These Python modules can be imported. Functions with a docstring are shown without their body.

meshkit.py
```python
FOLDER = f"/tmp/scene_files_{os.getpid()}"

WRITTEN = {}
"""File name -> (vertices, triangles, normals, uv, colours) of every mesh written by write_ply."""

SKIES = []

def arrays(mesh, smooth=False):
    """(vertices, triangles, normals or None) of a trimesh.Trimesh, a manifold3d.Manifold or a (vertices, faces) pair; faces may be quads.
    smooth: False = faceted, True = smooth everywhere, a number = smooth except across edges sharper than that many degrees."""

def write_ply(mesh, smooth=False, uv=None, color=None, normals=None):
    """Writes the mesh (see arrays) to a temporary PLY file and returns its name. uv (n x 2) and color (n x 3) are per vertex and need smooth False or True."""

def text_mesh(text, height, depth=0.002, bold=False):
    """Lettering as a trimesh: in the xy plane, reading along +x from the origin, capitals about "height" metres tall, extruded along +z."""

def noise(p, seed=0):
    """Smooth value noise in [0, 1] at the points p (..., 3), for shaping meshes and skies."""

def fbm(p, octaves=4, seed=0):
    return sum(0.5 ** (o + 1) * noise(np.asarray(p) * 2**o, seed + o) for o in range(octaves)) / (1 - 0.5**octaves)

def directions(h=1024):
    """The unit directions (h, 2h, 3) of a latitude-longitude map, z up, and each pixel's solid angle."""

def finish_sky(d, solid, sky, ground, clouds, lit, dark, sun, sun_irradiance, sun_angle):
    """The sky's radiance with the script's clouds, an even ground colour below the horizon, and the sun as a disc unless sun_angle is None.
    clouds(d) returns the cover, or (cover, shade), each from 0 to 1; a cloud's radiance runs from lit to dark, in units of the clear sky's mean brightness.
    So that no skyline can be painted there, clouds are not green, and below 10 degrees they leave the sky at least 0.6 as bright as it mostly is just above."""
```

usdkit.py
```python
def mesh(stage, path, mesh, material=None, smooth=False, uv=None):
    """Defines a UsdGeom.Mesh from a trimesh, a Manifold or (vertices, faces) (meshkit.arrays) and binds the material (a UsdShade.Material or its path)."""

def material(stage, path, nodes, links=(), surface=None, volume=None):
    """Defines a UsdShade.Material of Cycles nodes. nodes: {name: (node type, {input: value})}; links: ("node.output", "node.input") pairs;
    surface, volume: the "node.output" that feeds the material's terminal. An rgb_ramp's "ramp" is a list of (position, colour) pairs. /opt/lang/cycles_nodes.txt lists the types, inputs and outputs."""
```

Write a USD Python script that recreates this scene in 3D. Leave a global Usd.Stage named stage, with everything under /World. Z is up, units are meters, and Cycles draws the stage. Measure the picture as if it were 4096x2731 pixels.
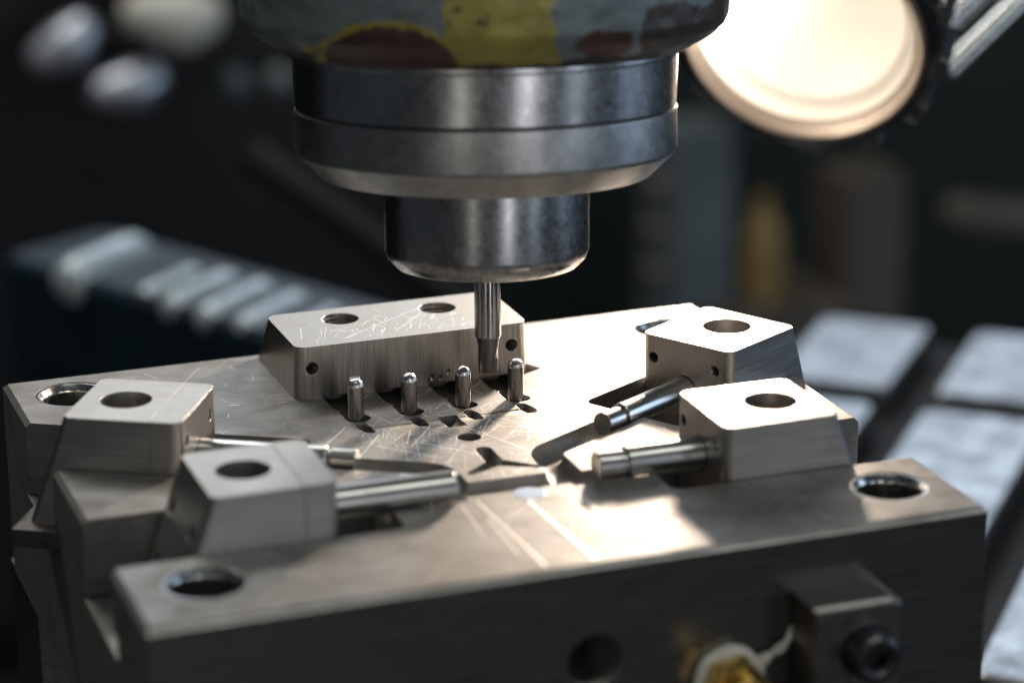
import math, random
import numpy as np, trimesh, usdkit, meshkit
from manifold3d import Manifold, CrossSection, FillRule, JoinType
from shapely.geometry import Polygon, LineString, Point, box as sbox
from shapely.ops import unary_union
from shapely import affinity
from pxr import Usd, UsdGeom, UsdLux, UsdShade, Gf, Sdf

stage = Usd.Stage.CreateInMemory()
UsdGeom.SetStageUpAxis(stage, 'Z'); UsdGeom.SetStageMetersPerUnit(stage, 1.0)
UsdGeom.Xform.Define(stage, '/World'); UsdGeom.Scope.Define(stage, '/World/Looks')
rng = np.random.default_rng(7); random.seed(7)
MM = 0.001

# ------------------------------------------------------------------ camera
CAM_EYE = np.array([-0.25512805, -0.65336265, 0.29011853])
CAM_FW = np.array([0.32011841, 0.89639929, -0.30658198])
CAM_RT = np.array([0.94082842, -0.33878441, -0.00818576])
CAM_UP = np.array([0.1112029, 0.28582063, 0.95180906])
cam = UsdGeom.Camera.Define(stage, '/World/camera')
m = np.eye(4); m[0, :3] = CAM_RT; m[1, :3] = CAM_UP; m[2, :3] = -CAM_FW; m[3, :3] = CAM_EYE
cam.AddTransformOp().Set(Gf.Matrix4d(*m.ravel().tolist()))
cam.CreateHorizontalApertureAttr(36.0); cam.CreateVerticalApertureAttr(36.0 * 682 / 1024)
cam.CreateFocalLengthAttr(36.0 * 2.708)
cam.CreateClippingRangeAttr(Gf.Vec2f(0.05, 100.0))
cam.CreateFStopAttr(5.2)
cam.CreateFocusDistanceAttr(float((np.array([0.020, 0.140, 0.006]) - CAM_EYE) @ CAM_FW))
cam.CreateExposureAttr(0.0)

# ------------------------------------------------------------------ materials helper
def look(name): return '/World/Looks/' + name
def mat(name, nodes, links=(), surface='p.BSDF', volume=None):
    return usdkit.material(stage, look(name), nodes, links, surface=surface, volume=volume)

# ------------------------------------------------------------------ lights
amb = UsdLux.DomeLight.Define(stage, '/World/sky')
amb.GetPrim().SetCustomDataByKey('kind', 'structure')
ambm = mat('room_air', {'b': ('background_shader', {'color': (0.75, 0.88, 1.0), 'strength': 0.042})}, surface='b.background')
UsdShade.MaterialBindingAPI.Apply(amb.GetPrim()).Bind(ambm)
def aim(frm, to):
    frm = np.array(frm, float); to = np.array(to, float)
    z = frm - to; z /= np.linalg.norm(z); x = np.cross([0, 0, 1.0], z); x /= np.linalg.norm(x); y = np.cross(z, x)
    q = np.eye(4); q[0, :3] = x; q[1, :3] = y; q[2, :3] = z; q[3, :3] = frm
    return Gf.Matrix4d(*q.ravel().tolist())
def rect_light(name, frm, to, w, h, col, inten):
    l = UsdLux.RectLight.Define(stage, '/World/' + name)
    l.CreateWidthAttr(w); l.CreateHeightAttr(h); l.CreateColorAttr(Gf.Vec3f(*col)); l.CreateIntensityAttr(inten)
    l.AddTransformOp().Set(aim(frm, to)); return l
# shop windows: one tall pane group behind the camera on its left, one in front-right behind the machine
rect_light('window_light_front', (-1.9, -2.7, 0.45), (0, 0.1, 0.05), 0.22, 1.6, (1.0, 0.95, 0.86), 3.6)
rect_light('window_light_front_001', (0.30, -3.3, 0.50), (0, 0.1, 0.05), 0.34, 1.7, (0.96, 0.97, 1.0), 6.0)
rect_light('window_light_front_002', (1.9, -2.6, 0.55), (0, 0.1, 0.05), 0.26, 1.6, (0.72, 0.85, 1.0), 5.5)
rect_light('window_light_back', (1.55, 3.3, 1.25), (0.25, 0.3, -0.1), 1.9, 1.3, (0.74, 0.86, 1.0), 2.4)

rect_light('window_light_right', (2.7, -0.45, 0.45), (0.1, 0.15, 0.0), 1.0, 1.3, (0.55, 0.75, 1.0), 3.0)
rect_light('ceiling_tube_light', (-0.25, 1.35, 1.35), (0.0, 0.85, -0.1), 1.3, 0.22, (0.98, 0.98, 0.95), 14.0)

rect_light('ceiling_tube_light_001', (0.45, -0.62, 2.0), (0.4501, -0.63, 0), 1.9, 0.34, (0.97, 1.0, 0.93), 5.0)

# ------------------------------------------------------------------ prims
used = {}
def numbered(parent, name):
    k = (parent, name); n = used.get(k, 0); used[k] = n + 1
    return f'{parent}/{name}' if n == 0 else f'{parent}/{name}_{n:03d}'
def say(prim, label=None, cat=None, group=None, kind=None):
    for k, v in (('label', label), ('category', cat), ('group', group), ('kind', kind)):
        if v: prim.SetCustomDataByKey(k, v)
def thing(name, label, cat, loc=(0, 0, 0), rotz=0.0, group=None):
    x = UsdGeom.Xform.Define(stage, numbered('/World', name))
    x.AddTranslateOp().Set(Gf.Vec3d(*map(float, loc)))
    if rotz: x.AddRotateZOp().Set(float(rotz))
    say(x.GetPrim(), label, cat, group); return x
def obj(name, mesh, material, parent='/World', smooth=30, label=None, cat=None, group=None, kind=None):
    pp = parent if isinstance(parent, str) else str(parent.GetPath())
    mm = usdkit.mesh(stage, numbered(pp, name), mesh, material, smooth=smooth)
    say(mm.GetPrim(), label, cat, group, kind); return mm

# ------------------------------------------------------------------ solids (millimetres in, metres out)
def cs(poly):
    polys = [poly] if poly.geom_type == 'Polygon' else list(poly.geoms)
    out = []
    for p in polys:
        out.append(np.array(p.exterior.coords)[:-1])
        for h in p.interiors: out.append(np.array(h.coords)[:-1])
    return CrossSection([c.tolist() for c in out], FillRule.EvenOdd)
def prism(poly, z0, z1): return Manifold.extrude(cs(poly), z1 - z0).translate([0, 0, z0])
def rrect(x0, y0, x1, y1, r=0.0):
    b = sbox(x0, y0, x1, y1)
    return b.buffer(-r).buffer(r, quad_segs=8) if r else b
def cyl(r, z0, z1, x=0, y=0, n=48, r2=None): return Manifold.cylinder(z1 - z0, r, r if r2 is None else r2, n).translate([x, y, z0])
def lathe(prof, n=64):
    """prof: (r, z) points, closed solid about z."""
    return Manifold.revolve(CrossSection([np.array(prof).tolist()], FillRule.NonZero), n)
def rod(p0, p1, r, r2=None, n=40):
    p0 = np.array(p0, float); p1 = np.array(p1, float); d = p1 - p0; L = np.linalg.norm(d); d /= L
    a = np.cross([0, 0, 1.0], d); s = np.linalg.norm(a)
    c = Manifold.cylinder(L, r, r if r2 is None else r2, n)
    T = np.eye(4) if s < 1e-9 else trimesh.transformations.rotation_matrix(math.atan2(s, d[2]), a / s)
    if s < 1e-9 and d[2] < 0: T = trimesh.transformations.rotation_matrix(math.pi, [1, 0, 0])
    return c.transform((np.hstack([T[:3, :3], p0[:, None]])).tolist())
def orient(man, p0, d):
    """moves a solid built along +z from the origin so that +z lies along d at p0"""
    p0 = np.array(p0, float); d = np.array(d, float); d /= np.linalg.norm(d)
    a = np.cross([0, 0, 1.0], d); s = np.linalg.norm(a)
    T = trimesh.transformations.rotation_matrix(math.atan2(s, d[2]), a / s) if s > 1e-9 else np.diag([1, math.copysign(1, d[2]), math.copysign(1, d[2]), 1])
    return man.transform((np.hstack([T[:3, :3], p0[:, None]])).tolist())
def ball(p, r, n=32): return Manifold.sphere(r, n).translate(list(map(float, p)))
def chain(pts, r):
    out = None
    for a, b in zip(pts[:-1], pts[1:]):
        h = Manifold.batch_hull([ball(a, r), ball(b, r)]); out = h if out is None else out + h
    return out
def m_(man):
    me = man.to_mesh(); return (np.array(me.vert_properties[:, :3]) * MM, np.array(me.tri_verts))
def thread_hole(r, depth, pitch=1.0, n=36):
    """a tapped hole along -z from the origin: grooves in its wall"""
    prof = [(0, 0.2), (r + 0.25, 0.2), (r, -0.3)]
    z = -0.3
    while z > -depth:
        prof += [(r + 0.3 * pitch, z - pitch * 0.5), (r, z - pitch)]; z -= pitch
    prof += [(0, z)]
    return lathe([(a, b) for a, b in prof][::-1], n)

# ------------------------------------------------------------------ steel
def steel(name, color=(0.56, 0.545, 0.52), rough=0.34, axis='x', grain=1.0, bevel=0.35, blotch=0.10, stain=(0.40, 0.36, 0.31), stain_amt=0.35, metallic=1.0, bump=0.12, side=None, mask='up', fine=0.22):
    side = rough if side is None else side
    st = {'x': (35, 1500, 1500), 'y': (1500, 35, 1500), 'z': (1500, 1500, 35), 'o': (600, 600, 600)}[axis]
    nodes = {
        'tc': ('texture_coordinate', {}),
        'mp': ('mapping', {'scale': st}),
        'n1': ('noise_texture', {'scale': 1.0, 'detail': 3, 'roughness': 0.6}),
        'n2': ('noise_texture', {'scale': 55.0, 'detail': 6, 'roughness': 0.62, 'distortion': 0.4}),
        'n3': ('noise_texture', {'scale': 420.0, 'detail': 3, 'roughness': 0.6}),
        'r2': ('rgb_ramp', {'ramp': [(0.40, (0, 0, 0)), (0.72, (1, 1, 1))]}),
        'st': ('math', {'math_type': 'multiply', 'value2': stain_amt}),
        'mix': ('mix_color', {'blend_type': 'mix', 'a': color, 'b': stain}),
        'g': ('math', {'math_type': 'multiply_add', 'value2': 0.14 * grain, 'value3': -0.07 * grain}),
        'g3': ('math', {'math_type': 'multiply_add', 'value2': 2 * blotch, 'value3': side - blotch}),
        'geo': ('geometry', {}), 'sz': ('separate_xyz', {}), 'up': ('math', {'math_type': 'greater_than', 'value2': 0.8 if mask == 'up' else 0.0004}),
        'n4': ('noise_texture', {'scale': 1.0, 'detail': 4, 'roughness': 0.7}), 'mp4': ('mapping', {'scale': {'x': (45, 1100, 1100), 'y': (1100, 45, 1100), 'z': (1100, 1100, 45), 'o': (260, 260, 260)}[axis]}),
        'r4': ('rgb_ramp', {'ramp': [(0.30, (1 - fine,) * 3), (0.70, (1 + fine * 0.4,) * 3)]}), 'm4': ('mix_color', {'blend_type': 'multiply', 'fac': 1.0, 'use_clamp': False}),
        'g4': ('math', {'math_type': 'multiply_add', 'value2': 0.16, 'value3': -0.08}), 'ro4': ('math', {'math_type': 'add', 'use_clamp': True}),
        'ud': ('math', {'math_type': 'multiply_add', 'value2': rough - side}),
        'ro': ('math', {'math_type': 'add', 'use_clamp': True}),
        'h': ('math', {'math_type': 'multiply_add', 'value2': 0.35}),
        'bv': ('bevel', {'samples': 6, 'radius': bevel * MM}),
        'bp': ('bump', {'strength': bump * grain, 'distance': 0.00012}),
        'p': ('principled_bsdf', {'metallic': metallic}),
    }
    links = [('tc.object', 'mp.vector'), ('mp.vector', 'n1.vector'), ('tc.object', 'n2.vector'), ('tc.object', 'n3.vector'),
             ('n2.fac', 'r2.fac'), ('r2.color', 'st.value1'), ('st.value', 'mix.fac'),
             ('n1.fac', 'g.value1'), ('n2.fac', 'g3.value1'), ('g.value', 'ro.value1'), ('g3.value', 'ud.value3'), ('geo.true_normal' if mask == 'up' else 'tc.object', 'sz.vector'), ('sz.z' if mask == 'up' else 'sz.y', 'up.value1'), ('tc.object', 'mp4.vector'), ('mp4.vector', 'n4.vector'), ('n4.fac', 'r4.fac'), ('mix.result', 'm4.a'), ('r4.color', 'm4.b'), ('m4.result', 'p.base_color'), ('n4.fac', 'g4.value1'), ('g4.value', 'ro4.value1'), ('ro.value', 'ro4.value2'), ('ro4.value', 'p.roughness'), ('up.value', 'ud.value1'), ('ud.value', 'ro.value2'),
             ('n3.fac', 'h.value1'), ('n1.fac', 'h.value3'), ('h.value', 'bp.height'), ('bv.bevel', 'bp.normal'), ('bp.normal', 'p.normal')]
    return mat(name, nodes, links)
def plain(name, color, rough=0.5, metallic=0.0, bevel=0.0, noise=0.0, scale=60.0, coat=0.0, dark=None, bump=0.0):
    nodes = {'p': ('principled_bsdf', {'base_color': color, 'roughness': rough, 'metallic': metallic, 'coat_weight': coat}), 'tc': ('texture_coordinate', {}),
             'n': ('noise_texture', {'scale': scale, 'detail': 5, 'roughness': 0.65}), 'r': ('rgb_ramp', {'ramp': [(0.35, dark or tuple(c * (1 - noise) for c in color)), (0.65, color)]})}
    links = [('tc.object', 'n.vector'), ('n.fac', 'r.fac'), ('r.color', 'p.base_color')]
    if bevel: nodes['bv'] = ('bevel', {'samples': 4, 'radius': bevel * MM}); links.append(('bv.bevel', 'p.normal'))
    if bump:
        nodes['bp'] = ('bump', {'strength': bump, 'distance': 0.0005}); links.append(('n.fac', 'bp.height'))
        if bevel: links[-2] = ('bv.bevel', 'bp.normal')
        links.append(('bp.normal', 'p.normal'))
    return mat(name, nodes, links)

PLATE = steel('plate_steel', color=(0.345, 0.333, 0.318), rough=0.60, side=0.25, mask='y', axis='x', blotch=0.10, stain=(0.19, 0.172, 0.155), stain_amt=0.75, fine=0.11, bump=0.2)
SLIDE = steel('slide_steel', color=(0.58, 0.565, 0.545), rough=0.54, side=0.36, axis='x', blotch=0.07, stain_amt=0.35, fine=0.10)
BLOCK = steel('block_steel', color=(0.46, 0.435, 0.40), rough=0.48, side=0.36, axis='z', blotch=0.08, stain_amt=0.5, bump=0.10, fine=0.2)
PIN = steel('pin_steel', color=(0.50, 0.45, 0.41), rough=0.22, axis='z', bevel=0.15, blotch=0.06, stain=(0.25, 0.18, 0.15), stain_amt=0.5)
PINTIP = steel('pin_tip_steel', color=(0.68, 0.67, 0.66), rough=0.30, axis='o', bevel=0.12, bump=0.5, stain_amt=0.1)
ROD = steel('core_pin_steel', color=(0.64, 0.63, 0.61), rough=0.30, axis='x', bevel=0.2, blotch=0.08, stain=(0.34, 0.31, 0.27), stain_amt=0.5)
CHROME = steel('bushing_steel', color=(0.62, 0.62, 0.61), rough=0.22, axis='o', bevel=0.3, blotch=0.06, stain_amt=0.15, bump=0.05)
SPIN = steel('spindle_steel', color=(0.56, 0.56, 0.57), rough=0.27, axis='o', bevel=0.6, blotch=0.06, stain=(0.22, 0.21, 0.20), stain_amt=0.6, bump=0.05)
CARB = steel('cutter_carbide', color=(0.15, 0.135, 0.13), rough=0.38, axis='z', bevel=0.1, stain_amt=0.3)
LRING = steel('ring_steel', color=(0.55, 0.55, 0.55), rough=0.38, axis='o', bevel=0.6, blotch=0.08, stain=(0.30, 0.29, 0.28), stain_amt=0.7, bump=0.08)
SHANK = steel('cutter_shank', color=(0.50, 0.48, 0.46), rough=0.20, axis='z', bevel=0.1)
OXIDE = steel('black_oxide', color=(0.22, 0.21, 0.205), rough=0.36, axis='o', bevel=0.9, blotch=0.08, stain=(0.20, 0.15, 0.12), stain_amt=0.5, bump=0.2)
BLACKSCREW = steel('screw_black', color=(0.12, 0.12, 0.13), rough=0.33, axis='o', bevel=0.4, stain=(0.10, 0.07, 0.05), stain_amt=0.4, bump=0.1)
BRASS = steel('brass', color=(0.72, 0.50, 0.16), rough=0.24, axis='o', bevel=0.4, stain=(0.45, 0.28, 0.10), stain_amt=0.4, bump=0.08)
SCRATCH = steel('scratch_steel', color=(0.92, 0.865, 0.80), rough=0.42, axis='o', bevel=0.0, bump=0.0, stain_amt=0.0)
TAPE = plain('ptfe_tape', (0.72, 0.69, 0.60), rough=0.6, noise=0.25, scale=300, bump=0.5)

# ------------------------------------------------------------------ mold plate
PW, PD, PT = 246.0, 213.5, 66.0
ANG = 30.5; CA, SA = math.cos(math.radians(ANG)), math.sin(math.radians(ANG))
# slide seats: nose centre, outward heading in degrees
SEATS = [(-78.4, 123.5, 180 - ANG), (-57.3, 63.4, 180.0), (82.0, 125.2, ANG), (60.5, 63.6, 0.0)]
INNER = [-30.0, -19.5, -28.2, -16.5]
plate_poly = sbox(-123, 0, 123, PD)
ch = 1.6
plate = Manifold.batch_hull([prism(plate_poly, -PT, -ch), prism(plate_poly.buffer(-ch, join_style=2), -1, 0)])
slots = []; under = []
for (x, y, a), u0 in zip(SEATS, INNER):
    p = Polygon([(u0, -19.1), (75, -19.1), (75, 19.1), (u0, 19.1)]).buffer(-3.2).buffer(3.2, quad_segs=8)
    slots.append(affinity.translate(affinity.rotate(p, a, origin=(0, 0)), x, y))
    q = sbox(0, -23.5, 75, 23.5)
    under.append(affinity.translate(affinity.rotate(q, a, origin=(0, 0)), x, y))
cut = None
def add(man):
    global cut
    cut = man if cut is None else cut + man
for s, u in zip(slots, under):
    add(prism(s, -18.6, 1)); add(prism(u, -25.6, -18.2))
tops = list(slots)
# guide bushing bores
BUSH = [(-101.0, 25.8, 12.2), (104.0, 25.0, 11.8), (102.5, 190.5, 11.8), (-103.5, 194.5, 12.0)]
for x, y, r in BUSH: add(cyl(r, -50, 1, x, y, 72)); tops.append(Point(x, y).buffer(r))
# pin slots under the block, pin bores
PINX = [-24.7, -7.1, 10.9, 28.7]; PINY = 138.3
for x in PINX:
    s = Polygon([(x - 4.1, 170), (x - 4.1, 150.5), (x - 3.4, 149), (x - 3.4, 147.5), (x + 5.4, 147.5), (x + 5.4, 170)])
    add(prism(s, -3.6, 1)); tops.append(s)
    b = unary_union([LineString([(x + 0.3, 138.6), (x + 0.3, 145)]).buffer(3.55), Point(x + 1.7, 138.2).buffer(3.0)])
    add(prism(b, -22, 1)); tops.append(b)
tri = Polygon([(39, 160.5), (46.5, 164.5), (43, 172), (38, 172)]).buffer(0.4); add(prism(tri, -3, 1)); tops.append(tri)
# gate drops and the runner trench that joins them
gates = []
runner = unary_union([sbox(-24, 124.6, 30, 128.2), sbox(-6, 124.2, 12, 127.8)])
add(Manifold.batch_hull([prism(sbox(-24, 124.4, 30, 127.9), -0.34, -0.3), prism(sbox(-24, 123.9, 30, 128.6), 0, 0.4)])); tops.append(sbox(-24, 123.7, 30, 128.8))
for x in PINX:
    g = Polygon([(x - 1.9, 131.6), (x - 1.6, 128.6), (x - 0.6, 125.2), (x + 1.2, 123.8), (x + 2.0, 126.0), (x + 1.6, 129.6), (x + 0.6, 132.4), (x - 0.8, 133.0)]).buffer(-0.5).buffer(1.0)
    add(Manifold.batch_hull([prism(g.buffer(-0.55), -3.4, -3.3), prism(g, -0.25, 0.5)])); tops.append(g); gates.append(g)
add(rod((2.8, 130.2, 0.3), (2.8, 119.8, 0.3), 3.1)); tops.append(sbox(-0.2, 119.8, 5.8, 130.2))
add(cyl(1.6, -6, 1, 4.2, 121.4)); tops.append(Point(4.2, 121.4).buffer(1.6))
add(cyl(3.7, -12, 1, 2.9, 109.3, 48)); tops.append(Point(2.9, 109.3).buffer(3.7))
# three-armed sprue well
star = []
for p, q, r0, r1 in (((3.4, 97.2), (3.0, 85.0), 2.5, 2.7), ((2.8, 85.0), (-6.8, 79.2), 2.7, 1.4), ((3.6, 85.0), (13.6, 77.6), 2.7, 1.1)):
    arm = Manifold.batch_hull([cyl(r0, -0.4, 0.6, *p), cyl(r1, -0.4, 0.6, *q), cyl(r0 - 0.6, -4.6, -4.0, *p), cyl(max(r1 - 0.7, 0.3), -3.2, -2.4, *q)])
    add(arm); star.append(unary_union([Point(p).buffer(r0), Point(q).buffer(r1)]).convex_hull)
tops.append(unary_union(star))
# half-round cavities: two elbows and the cross tube
RC = 5.1
D1 = np.array([CA, -SA]); N1 = np.array([-78.4, 123.5]); D3 = np.array([-CA, -SA]); N3 = np.array([82.0, 125.2])
def bend(N, D, s0, s1, cx, sgn):
    """straight run along the slide's axis, then a smooth elbow towards -y"""
    pts = [np.append(N + D * t, 0) for t in np.linspace(s0, s1, 5)]
    e = N + D * s1; th0 = math.atan2(D[1], D[0]); th1 = -math.pi / 2
    R = 9.0; k = 9; d = D.copy(); p = e.copy()
    for i in range(k):
        th = th0 + (th1 - th0 if sgn > 0 else -(2 * math.pi + th0 - th1) % (2 * math.pi) * -1 if False else ((th1 - th0 + math.pi) % (2 * math.pi) - math.pi)) * (i + 1) / k
        p = p + R * 0.116 * np.array([math.cos(th), math.sin(th)]); pts.append(np.append(p, 0))
    pts.append(np.array([p[0], 66.0, 0])); return pts
EL = bend(N1, D1, 47, 68.5, -16.5, 1); ER = bend(N3, D3, 36, 68.0, 19.5, -1)
for pts in (EL, ER):
    add(chain(pts, RC)); tops.append(LineString([p[:2] for p in pts]).buffer(RC))
add(Manifold.batch_hull([prism(sbox(-13, 62.0, 20, 70.8), -3.4, -3.3), prism(sbox(-13, 61.0, 20, 71.8), -0.1, 0.3)])); tops.append(sbox(-13, 61.0, 20, 71.8))
# beds of the four core pins
add(rod((-57, 63.4, 0), (-15, 63.4, 0), 5.3)); tops.append(sbox(-57, 58.5, -15, 68.3))
add(rod((62, 63.8, 0), (18, 63.8, 0), 5.3)); tops.append(sbox(18, 58.8, 62, 68.8))
for N, D in ((N1, D1), (N3, D3)):
    a = N; b = N + D * 52
    add(rod((a[0], a[1], 0), (b[0], b[1], 0), 4.6)); tops.append(LineString([a, b]).buffer(4.6, cap_style=2))
# ring where the ejector pin stands, tapped hole in the front face, flat for the lock
EJ = (3.5, 57.2)
add(cyl(5.25, -3, 1, *EJ)); tops.append(Point(EJ).buffer(5.4))
add(orient(thread_hole(8.0, 26, 1.8), (1.8, 0, -29.0), (0, -1, 0)))
plate = plate - cut
mold = thing('mold_plate', 'large ground steel mold plate with slots, cavities and scratched top, under the milling spindle', 'mold plate')
obj('plate', m_(plate), PLATE, mold)
for x, y, r in BUSH:
    b = lathe([(r - 2.6, -45), (r - 0.03, -45), (r - 0.03, -0.5), (r - 0.3, -0.2), (r - 1.1, -0.2), (r - 2.3, -1.7), (r - 2.6, -2.8)], 72).translate([x, y, 0])
    obj('guide_bushing', m_(b), CHROME, mold)
RUN = steel('runner_steel', color=(0.62, 0.57, 0.50), rough=0.55, axis='y', bevel=0.0, blotch=0.12, bump=0.9, fine=0.5)
rf = sbox(-23.5, 124.45, 29.5, 127.85).difference(unary_union(gates + [sbox(-0.4, 119.5, 6, 130.5), Point(4.2, 121.4).buffer(1.7)]))
for g in getattr(rf, 'geoms', [rf]):
    if g.area > 1: obj('runner_floor', m_(prism(g, -0.33, -0.29)), RUN, mold)
obj('ejector_pin', m_(lathe([(0, -2.9), (5.2, -2.9), (5.2, -0.15), (5.0, 0.05), (0, 0.05)]).translate([EJ[0], EJ[1], 0])), CHROME, mold)

# scratches: tiny burred furrows standing a few hundredths proud, only where the top is
top_area = plate_poly.buffer(-1.6).difference(unary_union(tops).buffer(0.15))
SV, SF = [], []
def furrow(p, q, w, h, area, z=0.0):
    seg = LineString([p, q]).intersection(area)
    for g in getattr(seg, 'geoms', [seg]):
        if g.is_empty or g.geom_type != 'LineString' or g.length < 0.6: continue
        c = np.array(g.coords); a, b = c[0], c[-1]; d = (b - a) / np.linalg.norm(b - a); n = np.array([-d[1], d[0]]) * w / 2
        i = len(SV)
        for s in (a, b):
            for k in (-1, 0, 1): SV.append((*(s + n * k), z + (h if k == 0 else 0.004)))
        SF.extend([(i, i + 3, i + 4), (i, i + 4, i + 1), (i + 1, i + 4, i + 5), (i + 1, i + 5, i + 2)])
def flush_scratches(parent, matl, name='scratches'):
    global SV, SF
    if SV: obj(name, (np.array(SV) * MM, np.array(SF)), matl, parent, smooth=False, kind='stuff')
    SV, SF = [], []
for p, q, w in [((-12.7, 57), (-11.1, 4), 0.6), ((1.2, 51.5), (3.4, 4), 0.8), ((-14.3, 43), (-15.1, 15), 0.4), ((17.3, 47), (17.2, 16), 0.4), ((12.5, 48), (14.5, 20), 0.3), ((-18, 55), (-19.9, 30), 0.4), ((24, 30), (29, 26), 0.5),
                ((20, 118), (33, 84), 0.35), ((-8, 124), (5, 102), 0.25), ((3.5, 122), (16, 92), 0.35), ((16, 124), (31, 106), 0.3), ((-30, 132), (-45, 112), 0.3), ((-28, 121), (-22, 132), 0.25),
                ((-22, 122), (-34, 104), 0.3), ((-12, 122), (-17, 110), 0.35), ((-6, 122), (-16, 108), 0.3), ((-26, 112), (-12, 96), 0.3), ((-14, 112), (2, 92), 0.3), ((10, 118), (4, 106), 0.35),
                ((15, 124), (8, 112), 0.4), ((27, 122), (40, 96), 0.25), ((44, 148), (70, 160), 0.25), ((50, 118), (45, 138), 0.25), ((36, 132), (66, 176), 0.22), ((34, 140), (52, 166), 0.22),
                ((-20, 152), (-12, 162), 0.2), ((-2, 150), (8, 158), 0.2), ((16, 150), (25, 160), 0.2), ((-22, 92), (-30, 80), 0.3), ((-26, 86), (-20, 78), 0.3)]:
    furrow(p, q, w * 1.1, w * rng.uniform(0.02, 0.06), top_area)
for _ in range(560):
    c = np.array([rng.uniform(-118, 118), rng.uniform(3, 210)]); a = rng.normal(0.9, 0.9); L = rng.gamma(2.0, 4.0)
    if rng.random() < 0.55: c = np.array([rng.normal(8, 24), rng.normal(112, 24)])
    d = np.array([math.cos(a), math.sin(a)]) * L / 2; w = rng.uniform(0.07, 0.20)
    furrow(c - d, c + d, w, w * rng.uniform(0.02, 0.12), top_area)
flush_scratches(mold, SCRATCH)

# ------------------------------------------------------------------ standing core pins
PINH = [13.2, 12.9, 12.9, 13.3]
for i, (x, h) in enumerate(zip(PINX, PINH)):
    nm = ['first upright steel pin from the left, ragged burr on its flat top', 'second upright steel pin from the left, bright chamfered top', 'third upright steel pin from the left, beside the cutter', 'rightmost upright steel pin, rounded top, at the right end of the long block'][i]
    t = thing('upright_pin', nm, 'pin', (x * MM, PINY * MM, 0), group='upright pins in a row before the long block')
    obj('shaft', m_(lathe([(0, -21), (2.55, -21), (2.55, h - 2.4), (0, h - 2.4)], 40)), PIN, t)
    k = [(0, h - 2.39), (2.56, h - 2.39), (2.5, h - 1.9), (2.2, h - 1.0), (1.55, h - 0.35), (1.0, h - 0.05), (0, h)] if i != 3 else [(0, h - 2.39), (2.56, h - 2.39), (2.5, h - 1.6), (2.25, h - 0.9), (1.7, h - 0.3), (0.9, h), (0, h + 0.05)]
    tip = lathe(k, 28).refine_to_length(0.6).to_mesh(); v = np.array(tip.vert_properties[:, :3]); f = np.array(tip.tri_verts)
    up = np.clip((v[:, 2] - (h - 2.2)) / 2, 0, 1); nz = meshkit.fbm(v * 1.1 + i * 7, 3) - 0.5
    v += np.stack([nz * 0.4 * up, (meshkit.fbm(v * 1.3 + 40 + i, 3) - 0.5) * 0.4 * up, nz * 0.5 * up], 1)
    tp = obj('tip', (v * MM, f), PINTIP, t, smooth=35)
    if i == 0:
        for k2 in range(9):
            a = 0.2 + k2 * 0.42; b0 = Manifold.sphere(0.32, 12).scale([1.6, 0.8, 0.9]).rotate([0, 0, math.degrees(a) + 70]).translate([1.6 * math.cos(a), 1.6 * math.sin(a), h - 0.15 + 0.22 * math.sin(k2 * 2.3)])
            obj('burr', m_(b0), PINTIP, tp, smooth=True)

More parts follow.
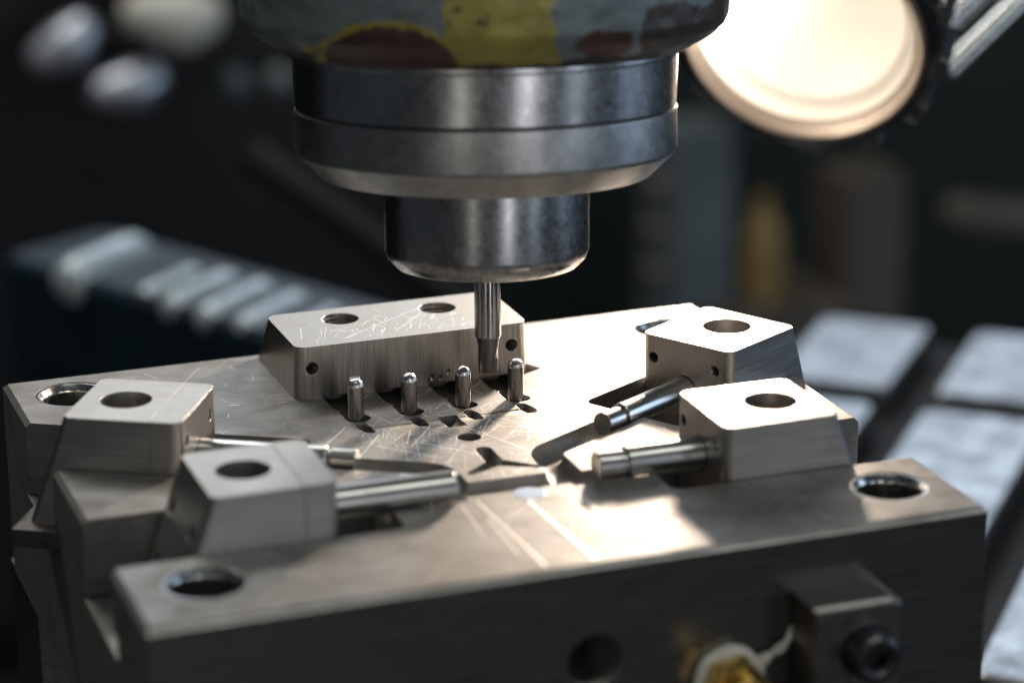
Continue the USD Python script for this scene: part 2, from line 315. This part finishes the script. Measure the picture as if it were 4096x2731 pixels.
# ------------------------------------------------------------------ slides
HT, ZB = 16.5, -18.4
def make_slide(label, seat, w, pin_r, pin_len, pin_z, tip, seam, seed):
    x, y, a = seat
    t = thing('slide_block', label, 'slide block', (x * MM, y * MM, 0), a, group='sliding core blocks around the mold plate')
    hw = w / 2; slope = 0.364; L = 36.6
    side = CrossSection([[(0, ZB), (L + slope * (HT - ZB), ZB), (L, HT), (0, HT)]], FillRule.NonZero)
    body = Manifold.extrude(side, w).rotate([90, 0, 0]).translate([0, hw, 0])
    plan = Polygon([(0, -hw), (70, -hw), (70, hw), (0, hw)]).buffer(-3.4).buffer(3.4, quad_segs=10).union(sbox(30, -hw, 70, hw))
    body = body ^ prism(plan, ZB, HT + 1)
    # heel corners taken off slightly
    for s in (-1, 1):
        q = []
        for z in (HT + 1, ZB - 1):
            e = L + slope * (HT - z)
            q += [[e + 0.5, s * (hw - 2.4), z], [e - 2.2, s * (hw + 0.5), z], [e + 3, s * (hw + 0.5), z]]
        body = body - Manifold.hull_points(np.array(q))
    hole = cyl(7.9, -60, 40, 0, 0, 64).translate([22.8, 0, 0])
    body = body - hole
    body = body - orient(cyl(pin_r + 0.35, -1, 22), (0, 0, pin_z), (1, 0, 0))
    for v, tapped in ((12.6, False), (-11.6, True)):
        h0 = thread_hole(1.75, 14, 1.1, 28) if tapped else cyl(1.85, -14, 1, n=28)
        body = body - orient(h0, (0, v, 9.0), (-1, 0, 0))
    hd = np.array([math.cos(math.atan(slope)), 0, math.sin(math.atan(slope))])
    for v in (11.2, -11.2):
        z = 4.0; p = np.array([L + slope * (HT - z), v, z])
        body = body - orient(cyl(2.6, -9, 2, n=28), p, hd)
        z = -11.0; p = np.array([L + slope * (HT - z), v, z])
        body = body - orient(cyl(2.0, -9, 2, n=28), p, hd)
    nose = body.trim_by_plane([-1, 0, 0], -seam); rear = body.trim_by_plane([1, 0, 0], seam + 0.14)
    rear = rear.translate([0, 0, -0.06])
    obj('body', m_(rear), SLIDE, t)
    obj('nose_plate', m_(nose), SLIDE, t)
    obj('foot', m_(prism(rrect(1, -23.1, L + 16.5, 23.1, 0.6), -24.2, -18.45)), OXIDE, t)
    cp = lathe([(0, -20), (pin_r, -20), (pin_r, pin_len - 1.0), (pin_r - 0.5, pin_len), (0, pin_len)], 56) if not tip else lathe([(0, -20), (pin_r, -20), (pin_r, pin_len - 9.6), (pin_r - 0.3, pin_len - 9.2), (0, pin_len - 9.2)], 56)
    if tip == 'stepped':
        cp = cp - Manifold.cube([2.0, 1.1, 60], True).translate([0.4, pin_r * 0.72, pin_len - 42])
    c = obj('core_pin', m_(orient(cp, (0, 0, pin_z), (-1, 0, 0))), ROD, t)
    if tip:
        r2 = pin_r - 0.55
        k = lathe([(0, pin_len - 9.2), (r2 - 0.5, pin_len - 9.2), (r2 - 0.5, pin_len - 8.2), (r2, pin_len - 7.8), (r2, pin_len - 0.25), (r2 - 0.3, pin_len), (0, pin_len)], 56)
        obj('core_tip', m_(orient(k, (0, 0, pin_z), (-1, 0, 0))), ROD, c)
    return t
make_slide('steel slide block at the far left corner, two small holes in its lit nose', SEATS[0], 37.0, 4.2, 49.0, 1.0, 'plain', 9.8, 1)
make_slide('blurred steel slide block nearest the camera at front left, dark heel face', SEATS[1], 37.4, 5.0, 40.0, 2.7, None, 9.8, 2)
make_slide('steel slide block at the far right, glaring white top, two small holes in its nose', SEATS[2], 35.6, 4.15, 43.3, 0.9, 'stepped', 9.8, 3)
make_slide('steel slide block at front right, glaring white top, shadow falling on the front edge', SEATS[3], 36.8, 5.0, 33.6, 2.9, 'plain', 200.0, 4)

# ------------------------------------------------------------------ long block
blk = Manifold.batch_hull([prism(sbox(-38.0, 161.2, 41.8, 213.0).buffer(-4).buffer(4, quad_segs=10), -2.4, -2.3), prism(sbox(-37.3, 161.2, 41.2, 198.8).buffer(-4).buffer(4, quad_segs=10), 17.5, 17.6)])
for x in (-15.2, 18.5):
    blk = blk - orient(thread_hole(5.9, 15, 1.5, 40), (x, 187.0, 17.6), (0, 0, 1)) - cyl(6.2, 17.0, 18.5, x, 187.0, 48)
for x, tp in ((-32.2, True), (35.5, True)):
    blk = blk - orient(thread_hole(1.95, 8, 0.8, 28), (x, 161.2, 10.3), (0, -1, 0))
for x in PINX: blk = blk - Manifold.cube([9.6, 8, 3.0]).translate([x - 4.2, 160, -2.6])
for x, z in ((5.0, 2.6), (8.0, 1.9), (10.6, 3.6)): blk = blk - Manifold.sphere(0.75, 14).scale([0.8, 0.6, 1.4]).translate([x + 3, 161.2, z])
obj('long_block', m_(blk.translate([0, 0, 0.0])), BLOCK, label='long steel block with two large holes standing at the back of the mold plate', cat='steel block')
# scuffs on its top
barea = sbox(-36, 163, 40, 198).buffer(-2).difference(unary_union([Point(-15.2, 187).buffer(6.4), Point(18.5, 187).buffer(6.4)]))
for _ in range(130):
    c = np.array([rng.uniform(-30, 38), 163 + 30 * rng.beta(1.3, 2.2)]); a = rng.normal(1.05, 0.35) if rng.random() < 0.7 else rng.uniform(0, 3.1)
    L = rng.gamma(2.2, 2.0); d = np.array([math.cos(a), math.sin(a)]) * L / 2; w = rng.uniform(0.08, 0.28)
    furrow(c - d, c + d, w, w * rng.uniform(0.05, 0.18), barea, 17.6)
for p, q, w in [((-20, 166), (14, 190), 0.3), ((-33, 170), (-30, 182), 0.35), ((-2, 168), (20, 193), 0.25), ((8, 164), (36, 172), 0.2)]: furrow(p, q, w, w * 0.1, barea, 17.6)
flush_scratches('/World/long_block', SCRATCH)

# ------------------------------------------------------------------ lock block, screw, brass fitting on the front face
lk = thing('clamp_block', 'dark steel clamp block with socket head screw on the front face of the plate', 'clamp block', (0.0755, -0.007, -0.048))
b = Manifold.batch_hull([orient(prism(rrect(-14.2, -33, 14.2, 31, 1.2).difference(sbox(9, 26, 20, 40)).union(Point(10.2, 27).buffer(4)), -z, z), (0, 0, 0), (0, 0, 1)) for z in (6.4,)] ) if False else None
outline = unary_union([sbox(-14.2, -40, 14.2, 27.0), sbox(-14.2, -40, 10.2, 31), Point(10.2, 27).buffer(4.0, quad_segs=10)])
body = Manifold.batch_hull([prism(outline, -6.95, 5.6), prism(outline.buffer(-1.2), 5.6, 7.0)]).rotate([90, 0, 0])
body = body - orient(cyl(7.6, -9, 1), (2.6, -7, 16.0), (0, -1, 0))
obj('block', m_(body), OXIDE, lk)
sc = lathe([(0, -8), (7.2, -8), (7.2, 6.6), (6.3, 7.6), (4.6, 7.6), (4.2, 7.0), (0, 7.0)], 56)
hexs = prism(Point(0, 0).buffer(3.5, quad_segs=1).simplify(0) if False else Polygon([(3.6 * math.cos(k * math.pi / 3 + 0.3), 3.6 * math.sin(k * math.pi / 3 + 0.3)) for k in range(6)]), 1.5, 9)
s1 = obj('socket_screw', m_(orient(sc - hexs, (2.6, -7, 16.0), (0, -1, 0))), BLACKSCREW, lk)
br = thing('brass_fitting', 'brass hose fitting wrapped in white sealing tape, screwed into the front of the plate', 'hose fitting', (0.0415, 0, -0.041))
hx = prism(Polygon([(9.6 * math.cos(k * math.pi / 3 + 0.15), 9.6 * math.sin(k * math.pi / 3 + 0.15)) for k in range(6)]), 3.2, 10.5) ^ lathe([(0, 3), (9.2, 3), (9.8, 3.8), (9.8, 9.8), (9.0, 10.6), (0, 10.6)], 48)
obj('hex_nut', m_(orient(hx, (0, 0, 0), (0, -1, 0))), BRASS, br)
obj('nipple', m_(orient(lathe([(0, 10), (5.6, 10), (5.6, 13.5), (4.6, 14.5), (4.6, 17), (5.4, 18), (4.4, 22), (5.2, 22.4), (3.6, 27), (0, 27)], 48), (0, 0, 0), (0, -1, 0))), BRASS, br)
tv = lathe([(0, 0.05), (10.2, 0.05), (11.0, 1.2), (10.6, 3.0), (9.0, 3.3), (0, 3.3)], 72).refine_to_length(0.9).to_mesh(); v = np.array(tv.vert_properties[:, :3]); f = np.array(tv.tri_verts)
rr = np.hypot(v[:, 0], v[:, 1]); an = np.arctan2(v[:, 1], v[:, 0]); k = np.clip((rr - 7) / 3, 0, 1)
sc1 = 1 + k * 0.16 * (meshkit.fbm(np.stack([np.cos(an) * 3, np.sin(an) * 3, v[:, 2] * 0.8], 1) + 5, 3) - 0.45)
v[:, 0] *= sc1; v[:, 1] *= sc1; v[:, 2] += k * 0.9 * (meshkit.fbm(v * 0.5, 3) - 0.5); v[:, 2] = np.maximum(v[:, 2], 0.05)
T = np.array([[1, 0, 0], [0, 0, -1], [0, 1, 0]], float)
obj('sealing_tape', (v @ T.T * MM, f), TAPE, br, smooth=40)
rb = []
for i, tt in enumerate(np.linspace(0, 1, 26)):
    c = np.array([8 + 17 * tt, -1.2 - 1.2 * math.sin(tt * 5), 2.5 + 13.5 * tt ** 0.9 + 0.8 * math.sin(tt * 9)])
    wv = (1.1 + 0.9 * math.sin(tt * 11) ** 2) * (1 - 0.3 * tt); n = np.array([-0.62, 0.1 * math.sin(tt * 13), 0.78]) * wv
    rb.append((c - n, c + n))
def ribbon(pairs, th=0.15):
    V, F = [], []
    for a, b in pairs:
        for o in (0, th): V += [(a[0], a[1] - o, a[2]), (b[0], b[1] - o, b[2])]
    for i in range(len(pairs) - 1):
        o, p = 4 * i, 4 * i + 4
        for q in ((0, 1), (1, 3), (3, 2), (2, 0)): F += [(o + q[0], o + q[1], p + q[1]), (o + q[0], p + q[1], p + q[0])]
    return (np.array(V) * MM, np.array(F))
obj('tape_tail', ribbon(rb), TAPE, br, smooth=True)

# ------------------------------------------------------------------ spindle, cutter, machine head (axis leans back 5.5 degrees)
LEAN = math.radians(5.5); HV = np.array([0.3363, 0.9417, 0.0])
AX = np.append(math.sin(LEAN) * HV[:2], math.cos(LEAN)); SP0 = np.array([19.4, 138.0, 11.0])
def onspin(man): return m_(orient(man, SP0, AX))
sp = thing('milling_spindle', 'bare steel milling spindle nose with stepped rings and collet nut above the plate', 'spindle')
obj('collet_nut', onspin(lathe([(0, 33.6), (27.4, 33.6), (28.6, 34.0), (31.2, 36.6), (32.3, 39.8), (32.5, 72), (0, 72)], 128)), SPIN, sp)
obj('lower_ring', onspin(lathe([(0, 63.0), (49.0, 63.0), (52, 63.6), (59.2, 70.6), (59.8, 72.0), (59.8, 84.3), (59.4, 84.7), (0, 84.7)], 160)), LRING, sp)
obj('upper_ring', onspin(lathe([(0, 85.0), (59.0, 85.0), (59.4, 85.4), (59.9, 101), (60.6, 101.4), (60.6, 104), (0, 104)], 160)), SPIN, sp)
mill = thing('end_mill', 'slim end mill held in the collet nut, dark tip above the row of pins', 'end mill')
obj('shank', onspin(lathe([(0, 10.4), (3.8, 10.4), (4.25, 11.2), (4.25, 36), (0, 36)], 56)), SHANK, mill)
fl = []
secs = CrossSection([[(R_ * math.cos(a), R_ * math.sin(a)) for a in np.linspace(0, 2 * math.pi, 64, endpoint=False) for R_ in (2.95 * (1 - 0.13 * math.sin(a) ** 6),)]], FillRule.NonZero)
flute = Manifold.extrude(secs, 12.0, 40, 110, (1.33, 1.33))
obj('flutes', onspin(flute.translate([0, 0, -0.6])), CARB, mill)

hd = thing('painted_casting', 'painted machine casting with chipped grey, yellow and red paint above the spindle', 'casting')
n = 220
prof = [(61.0, 103.0), (63.5, 103.0), (66.0, 104.6), (69.5, 106.6), (74.0, 110.4), (75.6, 113.5), (76.2, 122), (76.2, 150), (0, 150), (0, 103.5), (61.0, 103.5)]
hm = lathe(prof, n).refine_to_length(0.9).to_mesh(); v = np.array(hm.vert_properties[:, :3]); f = np.array(hm.tri_verts)
rr = np.hypot(v[:, 0], v[:, 1]); an = np.arctan2(v[:, 1], v[:, 0]); dr = (meshkit.fbm(np.stack([v[:, 0], v[:, 1], v[:, 2]], 1) * 0.12, 4) - 0.5) * 1.6 * np.clip((rr - 63) / 4, 0, 1)
v[:, 0] += dr * np.cos(an); v[:, 1] += dr * np.sin(an)
cast = Manifold  # (kept as arrays below)
T0 = orient(Manifold.cube([1, 1, 1]), (0, 0, 0), AX)
d = AX; a = np.cross([0, 0, 1.0], d); s = np.linalg.norm(a); R = trimesh.transformations.rotation_matrix(math.atan2(s, d[2]), a / s)[:3, :3]
W = v @ R.T + SP0
# where paint is left: across = along the picture's width on the front side, high = along the axis
rt = np.array([0.9417, -0.3363, 0.0]); acr = (v @ R.T) @ rt; high = v[:, 2]
nz = (meshkit.fbm(v * 0.10 + 3, 4) - 0.5); nz2 = (meshkit.fbm(v * 0.28 + 11, 4) - 0.5)
grey = np.array([0.20, 0.235, 0.245]); yel = np.array([0.42, 0.35, 0.075]); red = np.array([0.095, 0.045, 0.038]); iron = np.array([0.06, 0.048, 0.04])
col = np.tile(grey, (len(v), 1))
def patch(cond, c): col[cond] = c
edge = high + nz * 5 + nz2 * 2.5
patch(edge < 106.0, iron)
# dark red bare arc left of centre, yellow rim round it, yellow field right of centre
arc = ((acr + 27) / 20.0) ** 2 + ((high - 103) / (13.5)) ** 2 + nz2 * 0.5
patch((arc < 1.25) & (acr < -5), yel)
patch((acr > -10 + nz * 10) & (acr < 21 + nz * 14) & (edge > 104.2), yel)
patch(arc < 1.0, red)
patch((((acr - 36) / 9.0) ** 2 + ((high - 110) / 4.5) ** 2 + nz2 * 1.6 < 1.0), red)
patch((acr > 46 + nz * 8) & (edge < 120), iron)
patch((nz2 > 0.20) & (acr > -10) & (acr < 21), iron)
patch((((acr + 50) / 6.0) ** 2 + ((high - 108) / 2.0) ** 2 + nz2 < 0.4), yel * 0.8)
casting = plain('chipped_paint', (0.2, 0.2, 0.2), rough=0.45)
PAINT = mat('head_paint', {'a': ('attribute', {'attribute': 'paint'}), 'tc': ('texture_coordinate', {}), 'n': ('noise_texture', {'scale': 500.0, 'detail': 4}), 'n2': ('noise_texture', {'scale': 90.0, 'detail': 5}),
     'mx': ('mix_color', {'blend_type': 'multiply', 'fac': 0.6}), 'r': ('rgb_ramp', {'ramp': [(0.3, (0.45, 0.45, 0.45)), (0.6, (1, 1, 1))]}),
     'bp': ('bump', {'strength': 0.4, 'distance': 0.0004}), 'p': ('principled_bsdf', {'roughness': 0.42})},
    [('tc.object', 'n.vector'), ('tc.object', 'n2.vector'), ('n2.fac', 'r.fac'), ('a.color', 'mx.a'), ('r.color', 'mx.b'), ('mx.result', 'p.base_color'), ('n.fac', 'bp.height'), ('bp.normal', 'p.normal')])
hp = obj('casting', (W * MM, f), PAINT, hd, smooth=True)
pv = UsdGeom.PrimvarsAPI(hp).CreatePrimvar('paint', Sdf.ValueTypeNames.Color3fArray, 'vertex')
from pxr import Vt
pv.Set(Vt.Vec3fArray.FromNumpy(col.astype(np.float32)))

# ------------------------------------------------------------------ work lamp
LC = np.array([196.5, 280.0, 80.0]); LN = np.array([-0.56, -0.72, -0.40]); LN /= np.linalg.norm(LN)
lamp = thing('work_lamp', 'lit machine work lamp with bright reflector and black housing behind the mold plate', 'lamp')
def onlamp(man, c=None): return m_(orient(man, LC if c is None else c, LN))
REFL = mat('lamp_reflector', {'tc': ('texture_coordinate', {}), 'n': ('voronoi_texture', {'scale': 420.0}), 'bp': ('bump', {'strength': 0.5, 'distance': 0.0006}),
     'p': ('principled_bsdf', {'base_color': (0.80, 0.75, 0.68), 'roughness': 0.6, 'metallic': 0.2})}, [('tc.object', 'n.vector'), ('n.distance', 'bp.height'), ('bp.normal', 'p.normal')])
BLK = plain('lamp_black', (0.02, 0.02, 0.022), rough=0.18, noise=0.3, bevel=0.8)
FINM = plain('lamp_fin', (0.55, 0.56, 0.58), rough=0.16, metallic=1.0, noise=0.3, bevel=0.8)
RIM = plain('lamp_rim', (0.26, 0.21, 0.17), rough=0.45, metallic=0.5)
bowl = lathe([(0, -26), (14, -25.3), (26, -21), (34, -13.5), (37, -8.5), (38.0, -8.5), (36, -14), (27, -22.5), (14, -27), (0, -27.6)], 96)
obj('reflector', onlamp(bowl), REFL, lamp, smooth=40)
obj('collar', onlamp(lathe([(37.6, -8.6), (41, -6), (41.5, 0.5), (42.2, 0.5), (42.2, -9.4), (37.6, -9.4)], 96)), REFL, lamp, smooth=35)
obj('rim', onlamp(lathe([(42.25, -9), (42.25, 1.0), (45.5, 6.0), (46.6, 6.0), (47.4, 5), (47.4, -9)], 96)), RIM, lamp, smooth=40)
obj('bezel', onlamp(lathe([(47.5, -9), (47.5, 4.6), (48.6, 5.2), (51.5, 3.4), (52.2, 0), (52.2, -9)], 96)), BLK, lamp, smooth=40)
obj('housing', onlamp(lathe([(0, -29), (20, -28), (39, -16), (43, -9.5), (47.8, -9.5), (49.5, -14), (47, -30), (36, -52), (22, -64), (0, -66)], 96)), BLK, lamp, smooth=40)
for k in range(14):
    a = k * math.pi / 7
    fin = Manifold.cube([7, 9, 22], True).translate([52.2, 0, -9]).rotate([0, 0, math.degrees(a)])
    obj('cooling_fin', onlamp(fin), FINM, lamp)
BULB = mat('bulb_glow', {'e': ('emission', {'color': (1.0, 0.91, 0.80), 'strength': 75.0})}, surface='e.emission')
Lx = np.cross(LN, [0, 0, 1]); Lx /= np.linalg.norm(Lx); Ly = np.cross(Lx, LN)
bc = LC + LN * -9 + np.array([-31.0, 9.5, 3.5])
bulb = Manifold.sphere(6.5, 32).translate(bc.tolist())
obj('bulb', m_(bulb), BULB, lamp, smooth=True)
spot = UsdLux.SphereLight.Define(stage, str(lamp.GetPath()) + '/beam')
spot.CreateRadiusAttr(0.013); spot.CreateColorAttr(Gf.Vec3f(1.0, 0.82, 0.66)); spot.CreateIntensityAttr(820.0)
sh = UsdLux.ShapingAPI.Apply(spot.GetPrim()); sh.CreateShapingConeAngleAttr(50.0); sh.CreateShapingConeSoftnessAttr(0.95)
bp0 = (bc + LN * 24) * MM
spot.AddTransformOp().Set(aim(bp0, np.array([0.025, 0.160, 0.0])))
arm0 = LC - LN * 46
for o in (0, 15):
    q0 = np.array([264.0 + 1.1 * o, 322.0, 56.0 - 0.5 * o]); q1 = q0 + np.array([120.0, 10.0, 92.0])
    obj('arm_rod', m_(rod(q0, q1, 5.0)), CHROME, lamp)

# ------------------------------------------------------------------ riser under the plate, machine table
obj('riser_block', m_(prism(rrect(-122.4, 178, -70, 225, 0.8), -149.9, -66.1)), OXIDE, label='dark steel riser block under the left rear of the mold plate', cat='riser')
TABLE = steel('table_iron', color=(0.52, 0.53, 0.55), rough=0.34, axis='o', bevel=1.2, blotch=0.14, stain=(0.20, 0.20, 0.21), stain_amt=0.85, fine=0.3)
TBASE = plain('table_slot', (0.012, 0.011, 0.011), rough=0.7)
tb = thing('machine_table', 'slotted cast iron machine table with pale segments and dark slots behind the plate', 'machine table', (0, 0, -0.150))
E1 = np.array([0.765, -0.644]); E2 = np.array([0.644, 0.765])
rot = [[E1[0], E2[0], 0, 0], [E1[1], E2[1], 0, 0], [0, 0, 1, 0]]
for i, c in enumerate(range(-3, 3)):
    x0 = -40 + 82 * c + 11; x1 = x0 + 82 - 22
    if c < -1: continue
    for y0, y1 in ((606, 712), (290, 582)):
        seg = Manifold.batch_hull([prism(rrect(x0, y0, x1, y1, 7), -14, -1.5), prism(rrect(x0 + 1.5, y0 + 1.5, x1 - 1.5, y1 - 1.5, 6), -1.5, 0)])
        obj('table_segment', m_(seg.transform(rot)), TABLE, tb)
obj('table_bed', m_(prism(sbox(-125, 200, 300, 724), -60, -14.2).transform(rot)), TBASE, tb)

# ------------------------------------------------------------------ workshop behind
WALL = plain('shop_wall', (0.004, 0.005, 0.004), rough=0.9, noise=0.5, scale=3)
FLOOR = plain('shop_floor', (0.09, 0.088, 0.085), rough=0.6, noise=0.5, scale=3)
def slab(x0, y0, z0, x1, y1, z1): return (np.array(trimesh.creation.box(extents=(x1 - x0, y1 - y0, z1 - z0)).vertices) + [(x0 + x1) / 2, (y0 + y1) / 2, (z0 + z1) / 2], trimesh.creation.box().faces)
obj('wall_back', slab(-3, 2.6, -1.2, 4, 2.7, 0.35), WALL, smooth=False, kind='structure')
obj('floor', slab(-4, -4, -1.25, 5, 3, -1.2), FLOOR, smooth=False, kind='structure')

def along(c, ax, L, r, n=32, cap=True):
    """capsule bar through c along ax (mm)"""
    c = np.array(c, float); ax = np.array(ax, float); ax /= np.linalg.norm(ax)
    return Manifold.batch_hull([ball(c - ax * L / 2, r, n), ball(c + ax * L / 2, r, n)])
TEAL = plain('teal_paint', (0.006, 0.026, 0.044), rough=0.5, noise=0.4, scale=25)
RIB = plain('rib_metal', (0.72, 0.80, 0.84), rough=0.4, metallic=0.5, noise=0.3, scale=40)
KNOB = plain('knob_steel', (0.62, 0.64, 0.70), rough=0.36, metallic=0.7, noise=0.2, scale=40)
WARMK = plain('knob_bone', (0.85, 0.80, 0.70), rough=0.35, noise=0.2, scale=40)
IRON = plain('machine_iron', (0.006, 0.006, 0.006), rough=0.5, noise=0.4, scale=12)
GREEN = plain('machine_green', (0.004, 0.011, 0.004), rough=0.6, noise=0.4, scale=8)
GREYP = plain('column_grey', (0.15, 0.175, 0.18), rough=0.45, noise=0.35, scale=14)
OCHRE = plain('ochre_paint', (0.42, 0.28, 0.10), rough=0.45, noise=0.4, scale=30)
BROWN = plain('brown_paint', (0.13, 0.105, 0.085), rough=0.55, noise=0.4, scale=14)
rc = thing('ribbed_cover', 'teal slide way cover with pale slanted ribs, blurred behind the plate on the left', 'way cover')
A_ = np.array([0.46, -0.888]); C_ = np.array([0.888, 0.46])
rotc = [[A_[0], C_[0], 0, 12], [A_[1], C_[1], 0, 706], [0, 0, 1, 0]]
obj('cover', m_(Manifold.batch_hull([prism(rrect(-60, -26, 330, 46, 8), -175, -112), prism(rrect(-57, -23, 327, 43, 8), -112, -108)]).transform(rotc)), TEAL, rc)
F_ = np.array([0.74, 0.67, 0.0])
for k, (t0, L, r) in enumerate([(-8, 46, 11), (44, 36, 6), (68, 42, 7.5), (94, 42, 7.5), (120, 40, 7), (148, 36, 6), (176, 36, 6), (206, 36, 6), (238, 36, 6), (270, 36, 6)]):
    c = np.array([12, 706]) + A_ * t0 + C_ * 2
    obj('rib', m_(along((c[0], c[1], -112.5), F_, L, r * 1.2)), RIB, rc, smooth=True)
mk = [((98, 1279, -112), (0.9, 0.1, 0.35), 30, 16, KNOB, 'steel lever handle, upper left of the blurred background'),
      ((141, 1273, -144), (1, 0.1, 0.05), 36, 15.5, KNOB, 'steel lever handle below the other handles in the blurred background'),
      ((178, 1279, -97), (0.9, 0.0, -0.25), 44, 21, WARMK, 'pale warm lever knob at the top of the blurred background'),
      ((148, 1310, -117), (0.5, 0.2, 1), 17, 11, IRON, 'small dark knob between the pale lever handles')]
for c, ax, L, r, mt, lb in mk:
    t = thing('lever_handle', lb, 'handle')
    c_ = np.array(c, float); a_ = np.array(ax, float) / np.linalg.norm(ax)
    obj('grip', m_(Manifold.batch_hull([ball(c_ - a_ * L / 2, r * 0.72), ball(c_ + a_ * L * 0.15, r * 1.1), ball(c_ + a_ * L / 2 + np.array([0, 0, r * 0.3]), r * 0.8)])), mt, t, smooth=True)
    obj('stem', m_(rod((c[0], c[1] + r * 0.6, c[2]), (c[0] + 6, c[1] + 90, c[2] - 20), r * 0.35)), IRON, t)
for c, r, lb in [((221, 1273, -147), 11, 'dim round knob left of the spindle ring, far behind'), ((255, 1273, -149), 12, 'dim bluish round knob half hidden by the spindle ring')]:
    t = thing('ball_lever', lb, 'lever')
    obj('knob', m_(ball(c, r)), GREYP, t, smooth=True); obj('stem', m_(rod((c[0], c[1] + 5, c[2]), (c[0] + 5, c[1] + 90, c[2] - 15), 3)), IRON, t)
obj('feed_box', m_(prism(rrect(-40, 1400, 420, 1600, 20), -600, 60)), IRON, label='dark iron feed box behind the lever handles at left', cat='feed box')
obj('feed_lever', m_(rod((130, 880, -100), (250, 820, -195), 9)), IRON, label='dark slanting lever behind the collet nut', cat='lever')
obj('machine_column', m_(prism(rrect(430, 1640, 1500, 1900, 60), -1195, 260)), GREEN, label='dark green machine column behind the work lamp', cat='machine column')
cb = thing('grey_upright', 'dull grey blue upright with two pale caps, blurred behind the far right slide', 'upright')
obj('post', m_(prism(rrect(563, 1273, 622, 1333, 6), -620, -216)), GREYP, cb)
for z in (-256, -290, -324): obj('cap', m_(Manifold.sphere(12, 24).translate([549, 1264, z])), BROWN, cb, smooth=True)
obj('ochre_canister', m_(lathe([(0, 0), (13, 0), (14, 2), (14, 46), (9, 56), (6, 58), (6, 70), (0, 70)], 40).scale([1.2, 1.2, 1.2]).translate([644, 1273, -357])), OCHRE, label='ochre yellow oil canister blurred behind the far right slide', cat='canister')
obj('canister_shelf', m_(prism(rrect(594, 1233, 706, 1343, 5), -620, -358)), BROWN, label='brown block under the ochre canister', cat='block')
obj('brown_post', m_(prism(rrect(718, 1273, 773, 1333, 6), -620, -268)), BROWN, label='brown square post right of the ochre canister', cat='post')
obj('turned_bar', m_(along((855, 1279, -313), (1, 0, -0.2), 62, 16)), BROWN, label='dim brown round bar at the far right edge of the background', cat='bar', smooth=True)
